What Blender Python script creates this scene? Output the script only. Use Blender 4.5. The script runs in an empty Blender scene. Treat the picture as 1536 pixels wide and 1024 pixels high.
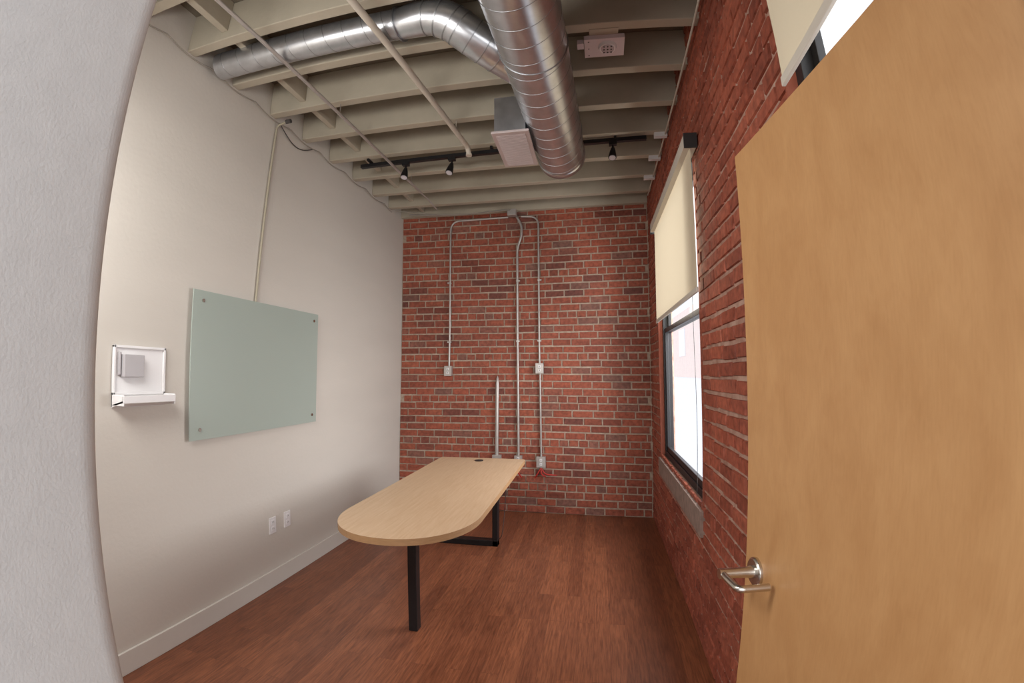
import bpy, math, random
from mathutils import Vector, Matrix
random.seed(7)
CH=1.55
XL,XR,D,HT=-2.26,0.61,5.07,3.405
DECK=3.66
FY0,FY1=0.08,0.35      # front wall thickness
# ------------------------------------------------------------ mesh builder
class MB:
    def __init__(s,name):
        s.name=name;s.v=[];s.f=[];s.mi=[];s.sm=[];s.mats=[]
    def m(s,mat):
        if mat not in s.mats:s.mats.append(mat)
        return s.mats.index(mat)
    def add(s,vs,fs,mat,smooth=False):
        b=len(s.v);s.v+=[tuple(q) for q in vs];k=s.m(mat)
        for f in fs:
            s.f.append(tuple(b+i for i in f));s.mi.append(k);s.sm.append(smooth)
    def box(s,x0,x1,y0,y1,z0,z1,mat,M=None):
        vs=[Vector(q) for q in[(x0,y0,z0),(x1,y0,z0),(x1,y1,z0),(x0,y1,z0),(x0,y0,z1),(x1,y0,z1),(x1,y1,z1),(x0,y1,z1)]]
        if M:vs=[M@q for q in vs]
        s.add(vs,[(0,3,2,1),(4,5,6,7),(0,1,5,4),(1,2,6,5),(2,3,7,6),(3,0,4,7)],mat)
    def tube(s,pts,r,mat,seg=16,cap=True,rs=None,M=None):
        pts=[Vector(p) for p in pts]
        if M:pts=[M@p for p in pts]
        n=len(pts);T=[]
        for i in range(n):
            a=pts[max(i-1,0)];b=pts[min(i+1,n-1)];T.append((b-a).normalized())
        up=Vector((0,0,1)) if abs(T[0].z)<.9 else Vector((0,1,0))
        u=T[0].cross(up).normalized();vs=[];fs=[]
        for i in range(n):
            u=(u-T[i]*u.dot(T[i])).normalized();w=T[i].cross(u)
            rr=rs[i] if rs else r
            for k in range(seg):
                a=2*math.pi*k/seg;vs.append(pts[i]+(u*math.cos(a)+w*math.sin(a))*rr)
        for i in range(n-1):
            for k in range(seg):
                a=i*seg+k;b=i*seg+(k+1)%seg;fs.append((a,b,b+seg,a+seg))
        s.add(vs,fs,mat,True)
        if cap:
            s.add(vs[:seg],[tuple(reversed(range(seg)))],mat);s.add(vs[-seg:],[tuple(range(seg))],mat)
    def prism(s,out,z0,z1,mat,mside=None):
        n=len(out)
        s.add([(x,y,z1) for x,y in out],[tuple(range(n))],mat)
        s.add([(x,y,z0) for x,y in out],[tuple(reversed(range(n)))],mat)
        s.add([(x,y,z0) for x,y in out]+[(x,y,z1) for x,y in out],[(i,(i+1)%n,n+(i+1)%n,n+i) for i in range(n)],mside or mat)
    def build(s,bevel=0,seg=2):
        me=bpy.data.meshes.new(s.name);me.from_pydata(s.v,[],s.f)
        for m in s.mats:me.materials.append(m)
        for p,k,q in zip(me.polygons,s.mi,s.sm):p.material_index=k;p.use_smooth=q
        me.update()
        o=bpy.data.objects.new(s.name,me);bpy.context.collection.objects.link(o)
        if bevel:
            b=o.modifiers.new('bevel','BEVEL');b.width=bevel;b.segments=seg;b.limit_method='ANGLE';b.angle_limit=math.radians(50)
        return o
def fillet(pts,rad,n=6):
    pts=[Vector(p) for p in pts];out=[pts[0]]
    for i in range(1,len(pts)-1):
        a,b,c=pts[i-1:i+2];d1=(a-b);d2=(c-b);r=min(rad,d1.length*.49,d2.length*.49)
        p0=b+d1.normalized()*r;p1=b+d2.normalized()*r
        for k in range(n+1):
            t=k/n;out.append(p0*(1-t)**2+b*2*t*(1-t)+p1*t*t)
    out.append(pts[-1]);return out
# ------------------------------------------------------------ materials
def s2l(c):
    return tuple(((x/255)/12.92 if x/255<=.04045 else ((x/255+.055)/1.055)**2.4) for x in c)+(1,)
def mat(name,col,rough=.6,metal=0,var=.0,scale=8,bump=0,bscale=60,stretch=(1,1,1),spec=.5,col2=None,detail=4,bdist=.004):
    m=bpy.data.materials.new(name);m.use_nodes=True;nt=m.node_tree;b=nt.nodes['Principled BSDF']
    c=s2l(col);b.inputs['Base Color'].default_value=c;b.inputs['Roughness'].default_value=rough
    b.inputs['Metallic'].default_value=metal;b.inputs['Specular IOR Level'].default_value=spec
    tc=nt.nodes.new('ShaderNodeTexCoord');mp=nt.nodes.new('ShaderNodeMapping');mp.inputs['Scale'].default_value=stretch
    nt.links.new(tc.outputs['Object'],mp.inputs[0])
    nz=nt.nodes.new('ShaderNodeTexNoise');nz.inputs['Scale'].default_value=scale;nz.inputs['Detail'].default_value=detail
    nt.links.new(mp.outputs[0],nz.inputs['Vector'])
    r=nt.nodes.new('ShaderNodeValToRGB');r.color_ramp.elements[0].position=.3;r.color_ramp.elements[1].position=.7
    if col2: ca=c;cb=s2l(col2)
    else:
        ca=tuple(x*(1-var) for x in c[:3])+(1,);cb=tuple(min(1,x*(1+var)) for x in c[:3])+(1,)
    r.color_ramp.elements[0].color=ca;r.color_ramp.elements[1].color=cb
    nt.links.new(nz.outputs['Fac'],r.inputs[0]);nt.links.new(r.outputs[0],b.inputs['Base Color'])
    if bump:
        n2=nt.nodes.new('ShaderNodeTexNoise');n2.inputs['Scale'].default_value=bscale;n2.inputs['Detail'].default_value=3
        nt.links.new(tc.outputs['Object'],n2.inputs['Vector'])
        bp=nt.nodes.new('ShaderNodeBump');bp.inputs['Strength'].default_value=bump;bp.inputs['Distance'].default_value=bdist
        nt.links.new(n2.outputs['Fac'],bp.inputs['Height']);nt.links.new(bp.outputs[0],b.inputs['Normal'])
    return m
m_plaster=mat('plaster_left',(202,196,187),.75,var=.03,scale=1.6,stretch=(1,.5,2.2),bump=.25,bscale=45)
m_plaster2=mat('plaster_front',(204,204,203),.85,var=.03,scale=30,bump=.5,bscale=240,bdist=.0012,spec=.2)
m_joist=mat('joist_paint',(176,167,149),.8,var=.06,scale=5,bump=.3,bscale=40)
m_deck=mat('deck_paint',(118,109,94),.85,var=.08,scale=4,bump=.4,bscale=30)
m_base=mat('baseboard_paint',(208,203,195),.5,var=.01)
m_white=mat('white_plastic',(224,222,222),.4,var=.01)
m_alarm=mat('alarm_plastic',(206,192,194),.45,var=.01)
m_greyp=mat('grey_plastic',(172,168,170),.45,var=.02)
m_dark=mat('dark_slot',(40,38,38),.6)
m_black=mat('black_powdercoat',(20,20,23),.42,var=.05)
m_frame=mat('window_frame_black',(30,29,32),.45,var=.05)
m_conc=mat('concrete_sill',(142,122,112),.9,var=.2,scale=20,bump=.5,bscale=50)
m_galv=mat('galvanised',(204,206,210),.30,metal=.9,var=.12,scale=14,detail=6)
m_galv2=mat('galvanised_seam',(165,167,170),.4,metal=.9,var=.1,scale=20)
m_cond=mat('conduit_zinc',(182,176,171),.42,metal=.5,var=.06,scale=10)
m_steel=mat('satin_nickel',(205,200,192),.25,metal=1,var=.03)
m_pipe=mat('painted_pipe',(200,192,178),.6,var=.03)
m_race=mat('raceway_paint',(166,158,138),.6,var=.03)
m_reg=mat('register_steel',(196,182,180),.5,metal=.2,var=.05)
m_table=mat('table_laminate',(192,160,127),.42,col2=(203,174,143),scale=6,stretch=(14,1,1),spec=.35)
m_tedge=mat('table_edge',(158,122,86),.55,var=.1,scale=20,stretch=(1,1,12))
m_red=mat('red_wire',(170,40,30),.5)
m_cable=mat('cable_dark',(70,66,64),.6)
m_cableg=mat('cable_grey',(150,143,132),.6)
m_roller=mat('roller_valance',(205,198,186),.6,var=.02)
m_ring=mat('lens_glass',(205,200,205),.15,metal=.3)
# door birch
def wood_door():
    m=bpy.data.materials.new('birch_veneer');m.use_nodes=True;nt=m.node_tree;b=nt.nodes['Principled BSDF']
    tc=nt.nodes.new('ShaderNodeTexCoord')
    def noise(sc,st,det,dist=0):
        mp=nt.nodes.new('ShaderNodeMapping');mp.inputs['Scale'].default_value=st;nt.links.new(tc.outputs['Object'],mp.inputs[0])
        n=nt.nodes.new('ShaderNodeTexNoise');n.inputs['Scale'].default_value=sc;n.inputs['Detail'].default_value=det;n.inputs['Distortion'].default_value=dist
        nt.links.new(mp.outputs[0],n.inputs['Vector']);return n
    n1=noise(3,(3,3,1.6),7,.8);n2=noise(75,(3,3,.4),4);n3=noise(9,(2.5,2.5,1),5,2.0)
    r=nt.nodes.new('ShaderNodeValToRGB');r.color_ramp.elements[0].position=.3;r.color_ramp.elements[1].position=.72
    r.color_ramp.elements[0].color=s2l((178,133,87));r.color_ramp.elements[1].color=s2l((189,145,98))
    nt.links.new(n1.outputs['Fac'],r.inputs[0])
    def ramp(n,a,b_,lo):
        q=nt.nodes.new('ShaderNodeValToRGB');q.color_ramp.elements[0].position=a;q.color_ramp.elements[1].position=b_
        q.color_ramp.elements[0].color=lo;q.color_ramp.elements[1].color=(1,1,1,1);nt.links.new(n.outputs['Fac'],q.inputs[0]);return q
    def mul(a,b_,f):
        mx=nt.nodes.new('ShaderNodeMix');mx.data_type='RGBA';mx.blend_type='MULTIPLY';mx.inputs[0].default_value=f
        nt.links.new(a,mx.inputs[6]);nt.links.new(b_,mx.inputs[7]);return mx.outputs[2]
    c=mul(r.outputs[0],ramp(n2,.3,.6,(.9,.88,.86,1)).outputs[0],.5)
    c=mul(c,ramp(n3,.40,.54,(.95,.93,.91,1)).outputs[0],.6)
    nt.links.new(c,b.inputs['Base Color'])
    b.inputs['Roughness'].default_value=.42;b.inputs['Specular IOR Level'].default_value=.4
    return m
m_door=wood_door()
def floor_mat():
    m=bpy.data.materials.new('floor_planks');m.use_nodes=True;nt=m.node_tree;b=nt.nodes['Principled BSDF']
    tc=nt.nodes.new('ShaderNodeTexCoord');mp=nt.nodes.new('ShaderNodeMapping');mp.inputs['Rotation'].default_value=(0,0,math.pi/2)
    nt.links.new(tc.outputs['Object'],mp.inputs[0])
    br=nt.nodes.new('ShaderNodeTexBrick');br.inputs['Scale'].default_value=1;br.inputs['Brick Width'].default_value=.95;br.inputs['Row Height'].default_value=.095
    br.inputs['Mortar Size'].default_value=.0011;br.inputs['Mortar Smooth'].default_value=.3;br.offset=.37
    br.inputs['Color1'].default_value=(.0,.0,.0,1);br.inputs['Color2'].default_value=(1,1,1,1);br.inputs['Mortar'].default_value=(.3,.3,.3,1)
    nt.links.new(mp.outputs[0],br.inputs['Vector'])
    r=nt.nodes.new('ShaderNodeValToRGB');e=r.color_ramp.elements;e[0].color=s2l((120,71,49));e[1].color=s2l((142,87,60))
    nt.links.new(br.outputs['Color'],r.inputs[0])
    m2=nt.nodes.new('ShaderNodeMapping');m2.inputs['Scale'].default_value=(34,2.2,1);nt.links.new(tc.outputs['Object'],m2.inputs[0])
    av=nt.nodes.new('ShaderNodeVectorMath');av.operation='MULTIPLY_ADD';av.inputs[1].default_value=(0,9,0)
    nt.links.new(br.outputs['Color'],av.inputs[0]);nt.links.new(m2.outputs[0],av.inputs[2])
    n=nt.nodes.new('ShaderNodeTexNoise');n.inputs['Scale'].default_value=3;n.inputs['Detail'].default_value=8;n.inputs['Roughness'].default_value=.6;n.inputs['Distortion'].default_value=.5;nt.links.new(av.outputs[0],n.inputs['Vector'])
    r2=nt.nodes.new('ShaderNodeValToRGB');r2.color_ramp.elements[0].position=.34;r2.color_ramp.elements[1].position=.64
    r2.color_ramp.elements[0].color=(.5,.46,.44,1);r2.color_ramp.elements[1].color=(1.12,1.1,1.07,1);nt.links.new(n.outputs['Fac'],r2.inputs[0])
    mx=nt.nodes.new('ShaderNodeMix');mx.data_type='RGBA';mx.blend_type='MULTIPLY';mx.inputs[0].default_value=.9
    nt.links.new(r.outputs[0],mx.inputs[6]);nt.links.new(r2.outputs[0],mx.inputs[7])
    mx2=nt.nodes.new('ShaderNodeMix');mx2.data_type='RGBA';mx2.inputs[7].default_value=s2l((74,42,30))
    ml=nt.nodes.new('ShaderNodeMath');ml.operation='MULTIPLY';ml.inputs[1].default_value=.55;nt.links.new(br.outputs['Fac'],ml.inputs[0]);nt.links.new(ml.outputs[0],mx2.inputs[0])
    nt.links.new(mx.outputs[2],mx2.inputs[6]);nt.links.new(mx2.outputs[2],b.inputs['Base Color'])
    n3=nt.nodes.new('ShaderNodeTexNoise');n3.inputs['Scale'].default_value=2.5;n3.inputs['Detail'].default_value=5;nt.links.new(tc.outputs['Object'],n3.inputs['Vector'])
    mr=nt.nodes.new('ShaderNodeMapRange');mr.inputs[3].default_value=.28;mr.inputs[4].default_value=.5;nt.links.new(n3.outputs['Fac'],mr.inputs[0]);nt.links.new(mr.outputs[0],b.inputs['Roughness'])
    b.inputs['Specular IOR Level'].default_value=.5
    return m
m_floor=floor_mat()
def brick_mat(name,cols,mort=False):
    m=bpy.data.materials.new(name);m.use_nodes=True;nt=m.node_tree;b=nt.nodes['Principled BSDF']
    g=nt.nodes.new('ShaderNodeNewGeometry');tc=nt.nodes.new('ShaderNodeTexCoord')
    r=nt.nodes.new('ShaderNodeValToRGB');els=r.color_ramp.elements
    for i,c in enumerate(cols):
        p=i/(len(cols)-1)
        e=els[0] if i==0 else (els[len(els)-1] if i==len(cols)-1 else els.new(p))
        e.position=p;e.color=s2l(c)
    nt.links.new(g.outputs['Random Per Island'],r.inputs[0])
    n=nt.nodes.new('ShaderNodeTexNoise');n.inputs['Scale'].default_value=28;n.inputs['Detail'].default_value=5;nt.links.new(tc.outputs['Object'],n.inputs['Vector'])
    r2=nt.nodes.new('ShaderNodeValToRGB');r2.color_ramp.elements[0].position=.28;r2.color_ramp.elements[1].position=.7
    r2.color_ramp.elements[0].color=(.58,.56,.56,1);r2.color_ramp.elements[1].color=(1.15,1.15,1.15,1);nt.links.new(n.outputs['Fac'],r2.inputs[0])
    n4=nt.nodes.new('ShaderNodeTexNoise');n4.inputs['Scale'].default_value=1.8;n4.inputs['Detail'].default_value=6;nt.links.new(tc.outputs['Object'],n4.inputs['Vector'])
    r4=nt.nodes.new('ShaderNodeValToRGB');r4.color_ramp.elements[0].position=.35;r4.color_ramp.elements[1].position=.62
    r4.color_ramp.elements[0].color=(.8,.8,.82,1);r4.color_ramp.elements[1].color=(1.06,1.04,1.02,1);nt.links.new(n4.outputs['Fac'],r4.inputs[0])
    mx=nt.nodes.new('ShaderNodeMix');mx.data_type='RGBA';mx.blend_type='MULTIPLY';mx.inputs[0].default_value=1
    mx4=nt.nodes.new('ShaderNodeMix');mx4.data_type='RGBA';mx4.blend_type='MULTIPLY';mx4.inputs[0].default_value=1
    nt.links.new(r.outputs[0],mx.inputs[6]);nt.links.new(r2.outputs[0],mx.inputs[7]);nt.links.new(mx.outputs[2],mx4.inputs[6]);nt.links.new(r4.outputs[0],mx4.inputs[7])
    nt.links.new(mx4.outputs[2],b.inputs['Base Color'])
    b.inputs['Roughness'].default_value=.66;b.inputs['Specular IOR Level'].default_value=.35
    bp=nt.nodes.new('ShaderNodeBump');bp.inputs['Strength'].default_value=.6;bp.inputs['Distance'].default_value=.006
    nt.links.new(n.outputs['Fac'],bp.inputs['Height']);nt.links.new(bp.outputs[0],b.inputs['Normal'])
    return m
m_brick=brick_mat('brick_back',[(148,80,62),(168,92,70),(158,86,65),(130,70,55),(170,96,73),(156,84,65),(166,90,68),(134,94,82),(164,88,66),(118,70,60),(166,90,68),(154,82,62),(170,94,70)])
m_brick2=brick_mat('brick_right',[(152,80,60),(170,94,72),(144,76,58),(172,98,76),(160,86,66)])
m_mort=mat('mortar_back',(158,138,122),.95,col2=(186,168,151),scale=30,bump=.6,bscale=80)
m_mort2=mat('mortar_right',(146,106,90),.95,col2=(182,152,136),scale=14,bump=.6,bscale=80)
m_rev=mat('painted_reveal',(150,84,66),.9,var=.12,scale=20,bump=.5,bscale=40)
def fabric():
    m=bpy.data.materials.new('shade_fabric');m.use_nodes=True;nt=m.node_tree;nt.nodes.remove(nt.nodes['Principled BSDF'])
    o=nt.nodes['Material Output'];d=nt.nodes.new('ShaderNodeBsdfDiffuse');t=nt.nodes.new('ShaderNodeBsdfTranslucent')
    d.inputs[0].default_value=s2l((212,200,176));t.inputs[0].default_value=s2l((226,210,180))
    tc=nt.nodes.new('ShaderNodeTexCoord');w=nt.nodes.new('ShaderNodeTexNoise');w.inputs['Scale'].default_value=300
    nt.links.new(tc.outputs['Object'],w.inputs['Vector'])
    bp=nt.nodes.new('ShaderNodeBump');bp.inputs['Strength'].default_value=.2;bp.inputs['Distance'].default_value=.001;nt.links.new(w.outputs[0],bp.inputs['Height']);nt.links.new(bp.outputs[0],d.inputs['Normal'])
    mx=nt.nodes.new('ShaderNodeMixShader');mx.inputs[0].default_value=.09
    nt.links.new(d.outputs[0],mx.inputs[1]);nt.links.new(t.outputs[0],mx.inputs[2]);nt.links.new(mx.outputs[0],o.inputs[0]);return m
m_fab=fabric()
def glass(name,tint,tr,diff=None,rough=.02):
    m=bpy.data.materials.new(name);m.use_nodes=True;nt=m.node_tree;nt.nodes.remove(nt.nodes['Principled BSDF'])
    o=nt.nodes['Material Output'];t=nt.nodes.new('ShaderNodeBsdfTransparent');t.inputs[0].default_value=tint
    if diff:
        g=nt.nodes.new('ShaderNodeBsdfPrincipled');n=nt.nodes.new('ShaderNodeTexNoise');n.inputs['Scale'].default_value=2
        r=nt.nodes.new('ShaderNodeValToRGB');r.color_ramp.elements[0].color=s2l(diff);r.color_ramp.elements[1].color=tuple(min(1,x*1.08) for x in s2l(diff)[:3])+(1,)
        nt.links.new(n.outputs['Fac'],r.inputs[0]);nt.links.new(r.outputs[0],g.inputs['Base Color']);g.inputs['Roughness'].default_value=rough;g.inputs['Specular IOR Level'].default_value=.5
    else:
        g=nt.nodes.new('ShaderNodeBsdfGlossy');g.inputs['Roughness'].default_value=rough
    mx=nt.nodes.new('ShaderNodeMixShader');mx.inputs[0].default_value=1-tr
    nt.links.new(t.outputs[0],mx.inputs[1]);nt.links.new(g.outputs[0],mx.inputs[2]);nt.links.new(mx.outputs[0],o.inputs[0]);return m
m_glass=glass('window_glass',(1,1,1,1),.94)
m_board=glass('frosted_glass',(.9,1,.95,1),.14,(170,181,173),.28)
# ------------------------------------------------------------ room shell
W1=(2.74,4.42,.78,2.93);W2=(.52,1.34,.78,2.93);WT=XR+.13
o=MB('floor');o.box(XL-.1,WT,-1.6,D+.2,-.1,0,m_floor);o.build()
o=MB('ceiling')
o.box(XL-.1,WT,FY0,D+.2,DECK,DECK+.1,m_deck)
o.build()
o=MB('ceiling_joists')
JY=[.62,1.03,1.44,1.85,2.26,2.67,3.08,3.49,3.90,4.31,4.70]
for y in JY:
    o.box(XL,XR+.02,y-.034,y+.034,HT,DECK,m_joist)
o.box(XL,XR,D-.06,D+.05,HT,DECK,m_joist)
for a,b in zip(JY,JY[1:]+[D-.03]):
    o.box(-2.0,-1.955,a+.034,b-.034,HT+.05,DECK,m_joist)
o.build(.005)
o=MB('wall_left');o.box(XL-.12,XL,FY0,D+.2,0,DECK,m_plaster);o.build()
o=MB('wall_front')
JX=-.50
o.box(XL,JX-.05,FY0,FY1-.04,0,DECK,m_plaster2)
R=.034;prof=[(JX-.07,FY0),(JX,FY0)]+[(JX-R+R*math.cos(a),FY1-R+R*math.sin(a)) for a in [i*math.pi/24 for i in range(13)]]+[(JX-.07,FY1)]
n=len(prof)
o.add([(x,y,0) for x,y in prof]+[(x,y,DECK) for x,y in prof],[(i,(i+1)%n,n+(i+1)%n,n+i) for i in range(n)],m_plaster2,False)
o.box(XL,JX-.07,FY1-.04,FY1,0,DECK,m_plaster2)
o.box(.56,XR+.02,FY0,FY1,0,DECK,m_plaster2)
o.box(JX-.02,.56,FY0,FY1,2.2,DECK,m_plaster2)
o.build()
o=MB('baseboard_left');o.box(XL,XL+.014,FY1,D,0,.125,m_base);o.build(.003)
o=MB('baseboard_front');o.box(XL+.014,-.62,FY1,FY1+.014,0,.125,m_base);o.build(.003)
# brick walls
def bricks(o,axis,u0,u1,plane,sgn,openings,mt,pitch=.080,L=.215,gap=.012,jit=.0015):
    z=.0;c=0
    while z<DECK-.02:
        zt=min(z+pitch,DECK);header=(c%6==3)
        l=L/2 if header else L
        u=u0-(l/2 if c%2 else 0)-random.random()*.02
        while u<u1:
            ll=l*(1+random.uniform(-.06,.06));a=max(u,u0);b=min(u+ll,u1);u+=ll
            segs=[(a+gap/2,b-gap/2)]
            for (y0,y1,z0,z1) in openings:
                if zt>z0+.02 and z<z1-.02:
                    ns=[]
                    for (p,q) in segs:
                        if q<=y0 or p>=y1:ns.append((p,q));continue
                        if p<y0:ns.append((p,y0))
                        if q>y1:ns.append((y1,q))
                    segs=ns
            for p,q in segs:
                if q-p<.03:continue
                pr=random.uniform(0,.007);zz0=z+gap/2+random.uniform(-jit,jit);zz1=zt-gap/2+random.uniform(-jit,jit)
                tl=random.uniform(-.002,.002);j=lambda:random.uniform(-jit,jit)
                back=[(p,zz0),(q,zz0+tl),(q,zz1+tl),(p,zz1)];ins=.004
                front=[(p+ins+j(),zz0+ins+j()),(q-ins+j(),zz0+ins+tl+j()),(q-ins+j(),zz1-ins+tl+j()),(p+ins+j(),zz1-ins+j())]
                vs=[]
                for (uu,vv) in back:
                    d=plane+sgn*.012;vs.append((uu,d,vv) if axis=='x' else (d,uu,vv))
                for (uu,vv) in front:
                    d=plane-sgn*pr*.6;vs.append((uu,d,vv) if axis=='x' else (d,uu,vv))
                o.add(vs,[(4,5,6,7),(0,1,5,4),(1,2,6,5),(2,3,7,6),(3,0,4,7)],mt)
        z+=pitch;c+=1
o=MB('wall_back');o.box(XL,WT,D+.008,D+.2,0,DECK,m_mort);bricks(o,'x',XL,XR,D,1,[],m_brick,gap=.012,jit=.0025);o.build()
o=MB('wall_right')
ys=[(FY0,W2[0]),(W2[1],W1[0]),(W1[1],D+.1)]
for a,b in ys:o.box(XR+.007,WT,a,b,0,DECK,m_mort2)
for w in(W1,W2):
    o.box(XR+.007,WT,w[0],w[1],0,w[2],m_mort2);o.box(XR+.007,WT,w[0],w[1],w[3],DECK,m_mort2)
    for yy in(w[0],w[1]):o.box(XR-.001,XR+.035,yy-.012 if yy==w[0] else yy-.004,yy+.004 if yy==w[0] else yy+.012,w[2],w[3],m_rev)
bricks(o,'y',FY1,D,XR,1,[W1,W2],m_brick2,gap=.0145,jit=.004)
o.build()
# ------------------------------------------------------------ windows
def window(name,w):
    y0,y1,z0,z1=w;o=MB(name);x0,x1=XR+.035,XR+.11;f=.05
    o.box(x0,x1,y0,y0+f,z0,z1,m_frame);o.box(x0,x1,y1-f,y1,z0,z1,m_frame)
    o.box(x0,x1,y0+f,y1-f,z0,z0+f,m_frame);o.box(x0,x1,y0+f,y1-f,z1-f,z1,m_frame)
    zm=1.93
    for (a,b,xx) in((z0+f,zm+.02,x0+.012),(zm-.02,z1-f,x0+.042)):
        o.box(xx,xx+.028,y0+f,y0+f+.035,a,b,m_frame);o.box(xx,xx+.028,y1-f-.035,y1-f,a,b,m_frame)
        o.box(xx,xx+.028,y0+f,y1-f,a,a+.045,m_frame);o.box(xx,xx+.028,y0+f,y1-f,b-.04,b,m_frame)
        o.add([(xx+.014,y0+f,a),(xx+.014,y1-f,a),(xx+.014,y1-f,b),(xx+.014,y0+f,b)],[(0,1,2,3)],m_glass)
    o.add([(XR-.02,y0-.03,z0-.17),(XR-.02,y1+.03,z0-.17),(XR-.02,y0-.03,z0-.02),(XR-.02,y1+.03,z0-.02),(x1+.02,y0-.0,z0+.0),(x1+.02,y1,z0+.0),(XR+.02,y0-.03,z0-.17),(XR+.02,y1+.03,z0-.17),(XR+.02,y0-.03,z0-.015),(XR+.02,y1+.03,z0-.015)],
          [(0,2,3,1),(2,8,9,3),(8,4,5,9),(0,6,8,2),(1,3,9,7),(0,1,7,6)],m_conc)
    o.build(.002)
window('window_1',W1);window('window_2',W2)
def shade(name,y0,y1,zt,zb,x):
    o=MB(name)
    o.box(x-.035,XR-.012,y0-.01,y1+.01,zt-.07,zt,m_roller)
    o.box(x-.037,XR-.012,y0-.022,y0-.01,zt-.085,zt+.005,m_dark);o.box(x-.037,XR-.012,y1+.01,y1+.022,zt-.085,zt+.005,m_dark)
    o.add([(x,y0,zb),(x,y1,zb),(x,y1,zt-.05),(x,y0,zt-.05)],[(0,1,2,3)],m_fab)
    o.box(x-.006,x+.006,y0,y1,zb-.02,zb+.01,m_roller)
    o.build(.002)
shade('roller_shade',2.55,4.16,2.88,2.0,.56)
shade('roller_shade',.42,1.25,2.95,2.37,.56)
o=MB('shade_cord');pts=[(.60,2.85+.02*math.sin(z*4),z) for z in [2.8-.1*i for i in range(21)]]
o.tube(pts,.0015,m_cable,6);o.build()
# ------------------------------------------------------------ door
a=Vector((.392,1.245,0));b=Vector((.505,.37,0));dirv=(b-a).normalized()
nrm=Vector((dirv.y,-dirv.x,0))
if nrm.x>0:nrm=-nrm
Md=Matrix(((dirv.x,nrm.x,0,a.x),(dirv.y,nrm.y,0,a.y),(0,0,1,0),(0,0,0,1)))
o=MB('door_1');Lw=(b-a).length
o.box(0,Lw,-.044,0,.012,2.13,m_door,Md)
hz=1.055;hu=.066
def P(u,v,z):return Md@Vector((u,v,z))
o.tube([P(hu,0,hz),P(hu,.008,hz),P(hu,.012,hz)],.033,m_steel,32,rs=[.036,.036,.031])
o.tube([P(hu,.01,hz),P(hu,.03,hz),P(hu,.098,hz)],.013,m_steel,20,rs=[.017,.013,.013])
lev=fillet([P(hu-.004,.088,hz),P(hu+.03,.090,hz),P(hu+.092,.088,hz),P(hu+.092,.012,hz)],.016,6)
o.tube(lev,.009,m_steel,14)
o.tube([P(hu,-.044,hz),P(hu,-.052,hz),P(hu,-.056,hz)],.033,m_steel,32)
o.box(-.001,.002,-.034,-.010,hz-.06,hz+.06,m_steel,Md)
for z in(.25,1.05,1.9):o.tube([P(Lw+.004,.004,z-.05),P(Lw+.004,.004,z+.05)],.008,m_steel,12)
o.build(.0015)
# ------------------------------------------------------------ table
o=MB('conference_table')
x0,x1,yb=-1.44,-.63,4.2;cx=(x0+x1)/2;ra=(x1-x0)/2;cy=2.54
out=[]
for i in range(49):
    t=math.pi+math.pi*i/48;c_,s_=math.cos(t),math.sin(t);e=2/2.15
    out.append((cx+ra*math.copysign(abs(c_)**e,c_),cy+.455*math.copysign(abs(s_)**e,s_)))
out[0]=(x0,cy);out[-1]=(x1,cy)
for (qx,qy,a0) in((x1-.03,yb-.03,0),(x0+.03,yb-.03,math.pi/2)):
    out+=[(qx+.03*math.cos(a0+k*math.pi/12),qy+.03*math.sin(a0+k*math.pi/12)) for k in range(7)]
o.prism(out,.708,.742,m_table,m_tedge)
o.tube([(-1.04,4.07,.7425),(-1.04,4.07,.746)],.04,m_black,28)
o.tube([(-1.04,4.07,.746),(-1.04,4.07,.7465)],.026,m_dark,28)
o.box(-1.09,-1.035,2.56,2.62,0,.695,m_black);o.box(-1.14,-.90,2.48,2.72,.69,.708,m_black)
o.box(-1.085,-1.015,2.6,4.1,.64,.70,m_black)
o.box(-.905,-.855,4.02,4.10,.0,.70,m_black);o.box(-1.43,-1.38,4.02,4.10,0,.70,m_black)
o.box(-1.43,-.855,4.02,4.10,0,.05,m_black);o.box(-1.43,-.855,4.02,4.10,.66,.708,m_black)
o.build(.004)
o=MB('power_cord')
o.tube(fillet([(-.80,4.12,.70),(-.80,4.14,.5),(-.82,4.16,.25),(-.84,4.12,.02),(-.95,4.25,.01)],.1),.003,m_cable,8);o.build()
# ------------------------------------------------------------ left wall items
o=MB('glass_whiteboard')
o.box(XL+.022,XL+.028,2.09,3.36,1.15,2.024,m_board)
for y in(2.165,3.30):
    for z in(1.21,1.965):o.tube([(XL,y,z),(XL+.034,y,z)],.011,m_steel,20)
o.build()
o=MB('wall_dispenser')
y0,y1,zb,zt=1.60,1.925,1.425,1.672
o.box(XL,XL+.008,y0,y1,zb,zt,m_white)
for q in((y0,y0+.014,zb,zt),(y1-.014,y1,zb,zt),(y0,y1,zt-.014,zt),(y0,y1,zb,zb+.016)):o.box(XL,XL+.018,*q,m_white)
o.box(XL,XL+.045,y0+.045,y0+.165,zb+.09,zt-.045,m_greyp)
o.box(XL+.008,XL+.025,y0+.028,y0+.040,zb+.10,zt-.035,m_greyp)
o.add([(XL,y0,zb-.06),(XL,y1+.0,zb-.06),(XL+.10,y1,zb-.035),(XL+.10,y0,zb-.035),(XL,y0,zb-.045),(XL,y1,zb-.045),(XL+.10,y1,zb-.02),(XL+.10,y0,zb-.02)],[(0,3,2,1),(4,5,6,7),(0,1,5,4),(1,2,6,5),(2,3,7,6),(3,0,4,7)],m_white)
o.box(XL+.09,XL+.102,y0,y1,zb-.037,zb+.0,m_white)
o.box(XL,XL+.10,y0,y0+.008,zb-.05,zb+.005,m_white);o.box(XL,XL+.10,y1-.008,y1,zb-.05,zb+.005,m_white)
o.box(XL,XL+.012,y0,y1,zb-.06,zb+.01,m_white)
o.build(.003)
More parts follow.
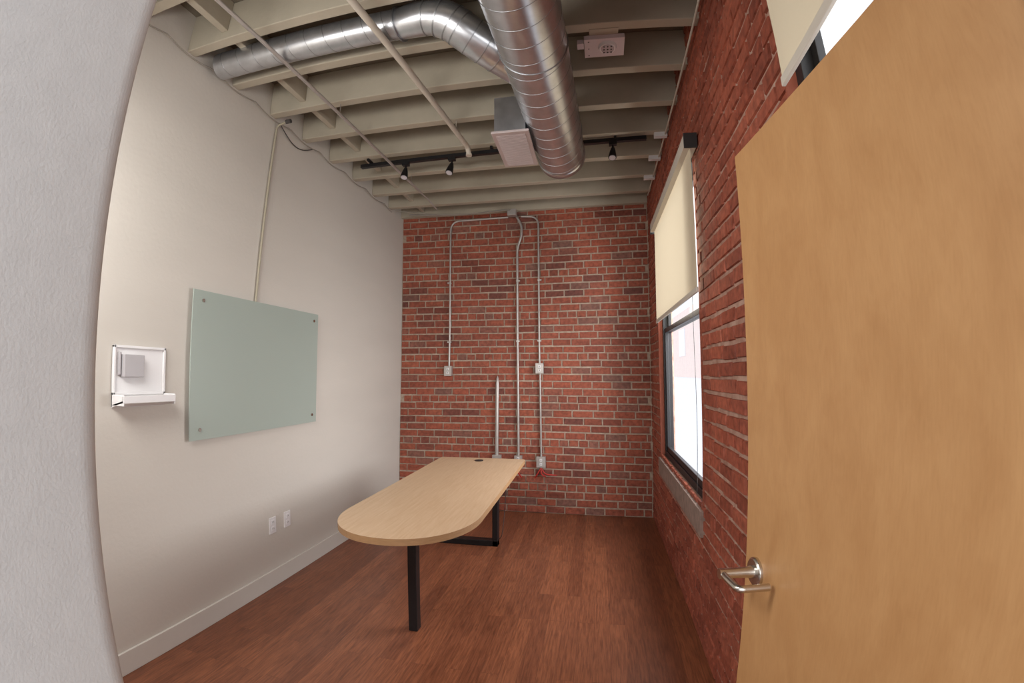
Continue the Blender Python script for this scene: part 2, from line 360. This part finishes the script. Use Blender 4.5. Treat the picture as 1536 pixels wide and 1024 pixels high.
def outlet(y):
    o=MB('electrical_outlet');z=.45
    o.box(XL,XL+.006,y-.036,y+.036,z-.058,z+.058,m_white)
    for dz in(-.024,.024):
        o.box(XL+.006,XL+.009,y-.016,y+.016,z+dz-.015,z+dz+.015,m_white)
        for dy in(-.007,.007):o.box(XL+.009,XL+.0095,y+dy-.0015,y+dy+.0015,z+dz-.005,z+dz+.006,m_dark)
    o.build(.0015)
outlet(2.85);outlet(3.02)
o=MB('wall_raceway');o.tube(fillet([(XL+.10,2.72,HT-.03),(XL+.012,2.72,HT-.05),(XL+.012,2.63,1.86)],.03),.008,m_race,12)
o.tube([(XL+.09,2.72,HT-.03),(XL+.13,2.72,HT-.03)],.016,m_cable,12);o.build()
# ------------------------------------------------------------ back wall conduits
yw=D-.022
def conduit(pts,r=.011,name='electrical_conduit',extra=[]):
    o=MB(name);o.tube(fillet(pts,.12,8),r,m_cond,14)
    for (x,z,w,h) in extra:
        o.box(x-w/2,x+w/2,D-.055,D-.006,z-h/2,z+h/2,m_cond)
        for dz in(-.022,.022):o.box(x-.014,x+.014,D-.058,D-.055,z+dz-.014,z+dz+.014,m_white);o.box(x-.004,x+.004,D-.0585,D-.058,z+dz-.005,z+dz+.005,m_dark)
    for z in(2.6,1.9):
        x=pts[-1][0]
        if pts[-1][2]<z<pts[0][2]:o.box(x-.022,x+.022,D-.034,D-.006,z-.008,z+.008,m_cond)
    return o.build(.002)
conduit([(-.95,yw,3.345),(-1.645,yw,3.335),(-1.66,yw,1.60)],extra=[(-1.665,1.56,.085,.115)])
conduit([(-.86,yw-.01,3.36),(-.79,yw-.01,3.24),(-.79,yw-.01,3.12),(-.845,yw,2.98),(-.835,yw,.6)],r=.014,extra=[(-.835,.57,.085,.10)])
conduit([(-.80,yw,3.345),(-.60,yw,3.33),(-.585,yw,1.63)],extra=[(-.585,1.585,.09,.115)])
conduit([(-.583,yw,1.54),(-.58,yw,.60)],extra=[(-.58,.56,.10,.115)])
o=MB('electrical_conduit');o.tube([(-1.085,yw,.6),(-1.08,yw,1.40),(-1.08,yw+.005,1.47),(-1.08,yw+.01,1.5)],.017,m_cond,14,rs=[.021,.021,.014,.004])
o.box(-1.13,-1.03,D-.055,D-.006,.53,.62,m_cond);o.build(.002)
o=MB('junction_box');o.box(-.94,-.84,D-.14,D-.065,3.33,3.40,m_cond);o.build(.003)
o=MB('red_conduit_whip')
for dx,sx in((-.58,1),(-.87,-1)):
    for k in range(3):
        o.tube(fillet([(dx,D-.03,.50),(dx+sx*.04*(k-1),D-.05,.43),(dx+sx*.12*(k-.6),D-.03,.38+.02*k)],.05),.008,m_red,8)
o.build()
# ------------------------------------------------------------ ceiling services
def spiral(name,p0,p1,r,pitch):
    o=MB(name);p0=Vector(p0);p1=Vector(p1);n=int((p1-p0).length/.2)+1
    o.tube([p0+(p1-p0)*i/n for i in range(n+1)],r,m_galv,64,cap=False)
    t=(p1-p0).normalized();u=t.cross(Vector((0,0,1))).normalized();w=t.cross(u);L=(p1-p0).length
    N=int(L/pitch*40);pts=[p0+t*(L*i/N)+(u*math.cos(2*math.pi*i/40)+w*math.sin(2*math.pi*i/40))*(r+.0002) for i in range(N+1)]
    o.tube(pts,.0019,m_galv2,6)
    return o,t
DZ=3.215
o,t=spiral('spiral_duct',(-.338,.37,DZ),(-.215,3.36,DZ-.02),.175,.125)
e=Vector((-.215,3.36,DZ-.02))
o.tube([e-t*.06,e-t*.055,e-t*.0,e],.18,m_galv,64,cap=False,rs=[.176,.180,.180,.176])
o.tube([e-t*.02,e-t*.019],.175,m_galv2,64)
for yy in(1.0,2.1,3.0):
    cxx=-.345+.13*(yy-.2)/3.16
    o.tube([(cxx+.178*math.cos(a_),yy,DZ-.01+.178*math.sin(a_)) for a_ in [k*math.pi/18 for k in range(37)]],.0035,m_galv2,6)
o.build()
o=MB('air_register')
o.box(-.60,-.40,2.70,3.14,3.065,3.31,m_galv)
o.box(-.615,-.375,2.68,3.16,3.05,3.066,m_reg)
for i in range(28):
    yy=2.715+i*.0155;o.box(-.59,-.40,yy,yy+.006,3.047,3.05,m_reg)
o.build(.002)
o=MB('branch_duct')
z1=3.425;rb=.082
o.tube([(XL+.06,2.055,z1),(-1.6,2.055,z1),(-.98,2.055,z1)],rb,m_galv,40,cap=False)
path=fillet([(-.98,2.055,z1),(-.74,2.02,z1-.01),(-.56,2.12,3.28),(-.30,2.36,3.20)],.12,6)
o.tube(path,.1,m_galv,40,cap=False,rs=[rb+.002]+[.094]*3+[.1]*(len(path)-4))
for i in range(0,len(path)-1,2):
    q=path[i];tt=(path[i+1]-path[i]).normalized();o.tube([q-tt*.003,q+tt*.003],.1+.003 if i>3 else .097,m_galv2,40)
N=int(1.2/.12*32);o.tube([(XL+.06+1.2*i/N,2.055+(rb)*math.cos(2*math.pi*i/32),z1+(rb)*math.sin(2*math.pi*i/32)) for i in range(N+1)],.002,m_galv2,6)
o.build()
o=MB('fire_alarm_strobe')
o.box(-.01,.215,2.32,2.48,HT-.03,HT-.001,m_alarm)
o.tube([(.12,2.39,HT-.03),(.12,2.39,HT-.045)],.055,m_white,32,rs=[.052,.045])
o.tube([(.12,2.39,HT-.045),(.12,2.39,HT-.05)],.036,m_ring,32)
for k in range(3):
    for yy in(2.365,2.39,2.415):o.tube([(.10+.02*k,yy,HT-.05),(.10+.02*k,yy,HT-.052)],.005,m_dark,10)
for yy in(2.34,2.40,2.46):o.tube([(.015,yy,HT-.03),(.015,yy,HT-.031)],.004,m_dark,8)
o.box(-.05,-.012,2.35,2.40,HT-.03,HT-.001,m_alarm)
o.box(.02,.18,2.27,2.44,HT-.0035,HT-.0005,m_joist)
o.build(.002)
o=MB('track_light')
TA=Vector((-2.0,3.57,HT-.02));TB=Vector((.44,3.50,HT-.02))
td=(TB-TA).normalized();Mt=Matrix(((td.x,-td.y,0,TA.x),(td.y,td.x,0,TA.y),(0,0,1,TA.z),(0,0,0,1)))
o.box(0,(TB-TA).length,-.017,.017,-.03,0,m_black,Mt)
for x in(-1.9,-.8,.2):
    q=TA+td*(x+2.0);o.box(q.x-.01,q.x+.01,3.495,q.y+.01,HT-.021,HT,m_black)
for x in(-1.57,-1.15,.18):
    q=TA+td*(x+2.0)
    o.box(q.x-.03,q.x+.03,q.y-.019,q.y+.019,HT-.075,HT-.05,m_black)
    o.tube([(q.x,q.y,HT-.07),(q.x,q.y,HT-.105)],.008,m_black,10)
    a_=Vector((q.x,q.y,HT-.10));d_=Vector((random.uniform(-.2,.2),-.35,-1)).normalized()
    o.tube([a_,a_+d_*.03,a_+d_*.09,a_+d_*.10],.03,m_black,20,rs=[.014,.022,.032,.032])
    o.tube([a_+d_*.101,a_+d_*.103],.026,m_ring,20)
o.build()
o=MB('sprinkler_pipe');o.tube(fillet([(-1.16,.88,HT-.085),(-.95,3.32,HT-.085),(-.95,3.36,HT-.125)],.03),.02,m_pipe,16)
o.tube([(-.95,3.36,HT-.125),(-.95,3.36,HT-.14)],.024,m_pipe,16)
for yy,xx in((1.44,-1.113),(3.08,-.971)):o.tube([(xx,yy,HT-.085),(xx,yy,HT)],.004,m_pipe,8)
o.build()
o=MB('exposed_conduit');o.tube([(-1.74,.7,HT-.08),(-1.71,1.45,HT-.08),(-1.66,4.13,HT-.08)],.012,m_cond,12)
o.tube(fillet([(-1.66,4.13,HT-.08),(-1.65,4.3,HT-.08),(-1.62,4.5,HT-.13),(-1.68,4.68,HT-.03)],.1),.008,m_cond,10)
for yy,xx in((1.44,-1.71),(2.67,-1.688),(3.9,-1.664)):o.tube([(xx,yy,HT-.08),(xx,yy,HT)],.003,m_cond,8)
o.build()
o=MB('exposed_conduit');o.tube([(.57,.9,HT-.02),(.58,2.4,HT-.02),(.585,4.75,HT-.02)],.007,m_pipe,10)
for yy in(3.5,3.9,4.31):o.box(.50,.60,yy-.02,yy+.02,HT-.035,HT,m_white)
o.build()
o=MB('loose_cable')
o.tube([(-2.2+1.3*t_,4.72+.19*t_,HT-.02-.05*math.sin(math.pi*t_)) for t_ in [i/16 for i in range(17)]],.006,m_cableg,8)
o.tube([(-2.1+1.15*t_,4.88+.04*t_,HT-.015-.03*math.sin(math.pi*t_)) for t_ in [i/16 for i in range(17)]],.007,m_cond,8)
o.build()
o=MB('loose_cable')
o.tube([(XL+.03,.8+3.9*t_,HT-.01-.03*abs(math.sin(t_*9.5*math.pi))) for t_ in [i/100 for i in range(101)]],.004,m_cableg,8)
o.tube([(XL+.02,2.75+.42*t_,HT-.03-.08*math.sin(math.pi*t_)) for t_ in [i/16 for i in range(17)]],.004,m_cable,8)
o.build()
# ------------------------------------------------------------ exterior
m_ext=mat('exterior_brick',(232,216,214),.9,var=.04,scale=3);m_ext2=mat('exterior_wall',(232,235,242),.9,var=.03)
o=MB('neighbor_building')
o.box(6,7,-4,70,-10,9,m_ext2);o.box(5.95,6,20,40,1.2,5.6,m_ext);
for y in(24,31):o.box(5.9,5.96,y,y+2,2.6,4.4,m_ext2)
o.build()
# ------------------------------------------------------------ lights
w=bpy.data.worlds.new('world');bpy.context.scene.world=w;w.use_nodes=True
w.node_tree.nodes['Background'].inputs[0].default_value=(.96,.975,1,1);w.node_tree.nodes['Background'].inputs[1].default_value=1.35
def area(name,loc,rot,sx,sy,e,col=(1,1,1)):
    l=bpy.data.lights.new(name,'AREA');l.shape='RECTANGLE';l.size=sx;l.size_y=sy;l.energy=e;l.color=col
    q=bpy.data.objects.new(name,l);q.location=loc;q.rotation_euler=rot;bpy.context.collection.objects.link(q)
area('window_daylight',(1.5,3.58,2.2),(0,math.radians(75),0),2.4,2.0,200,(.98,.99,1))
area('window_daylight_near',(1.5,.9,2.2),(0,math.radians(75),0),2.4,1.2,24,(.98,.99,1))
area('corridor_lamp',(.1,-1.5,1.7),(math.radians(88),0,math.radians(0)),1.8,1.4,16,(1,.985,.96))
area('room_fill',(-1.45,.45,2.35),(math.radians(60),0,math.radians(-8)),1.3,1.0,66,(1,.98,.95))  # added fill light out of view, no real fixture; brightens the interior
# ------------------------------------------------------------ camera
yaw,pit,rol=.1778,.0676,.0014
def tr(v):
    x,y,z=v
    c,s=math.cos(rol),math.sin(rol);x,z=c*x+s*z,-s*x+c*z
    c,s=math.cos(pit),math.sin(pit);y,z=c*y-s*z,s*y+c*z
    c,s=math.cos(yaw),math.sin(yaw);x,y=c*x-s*y,s*x+c*y
    return Vector((x,y,z))
r_,u_,f_=tr((1,0,0)),tr((0,0,1)),tr((0,1,0))
cam=bpy.data.cameras.new('camera');co=bpy.data.objects.new('camera',cam);bpy.context.collection.objects.link(co)
M=Matrix.Identity(4)
for i in range(3):M[i][0]=r_[i];M[i][1]=u_[i];M[i][2]=-f_[i]
M[0][3],M[1][3],M[2][3]=0,0,CH
co.matrix_world=M
cam.sensor_fit='HORIZONTAL';cam.sensor_width=36;cam.sensor_height=24;cam.lens=14.5;cam.clip_start=.02
cam.type='PANO'
C=cam.cycles if hasattr(cam,'cycles') and hasattr(cam.cycles,'panorama_type') else cam
C.panorama_type='FISHEYE_LENS_POLYNOMIAL';C.fisheye_fov=math.radians(170)
C.fisheye_polynomial_k0=0;C.fisheye_polynomial_k1=-.06551;C.fisheye_polynomial_k2=9.818e-4;C.fisheye_polynomial_k3=-1.7751e-5;C.fisheye_polynomial_k4=0
sc=bpy.context.scene;sc.camera=co
sc.view_settings.view_transform='Standard';sc.view_settings.look='None'
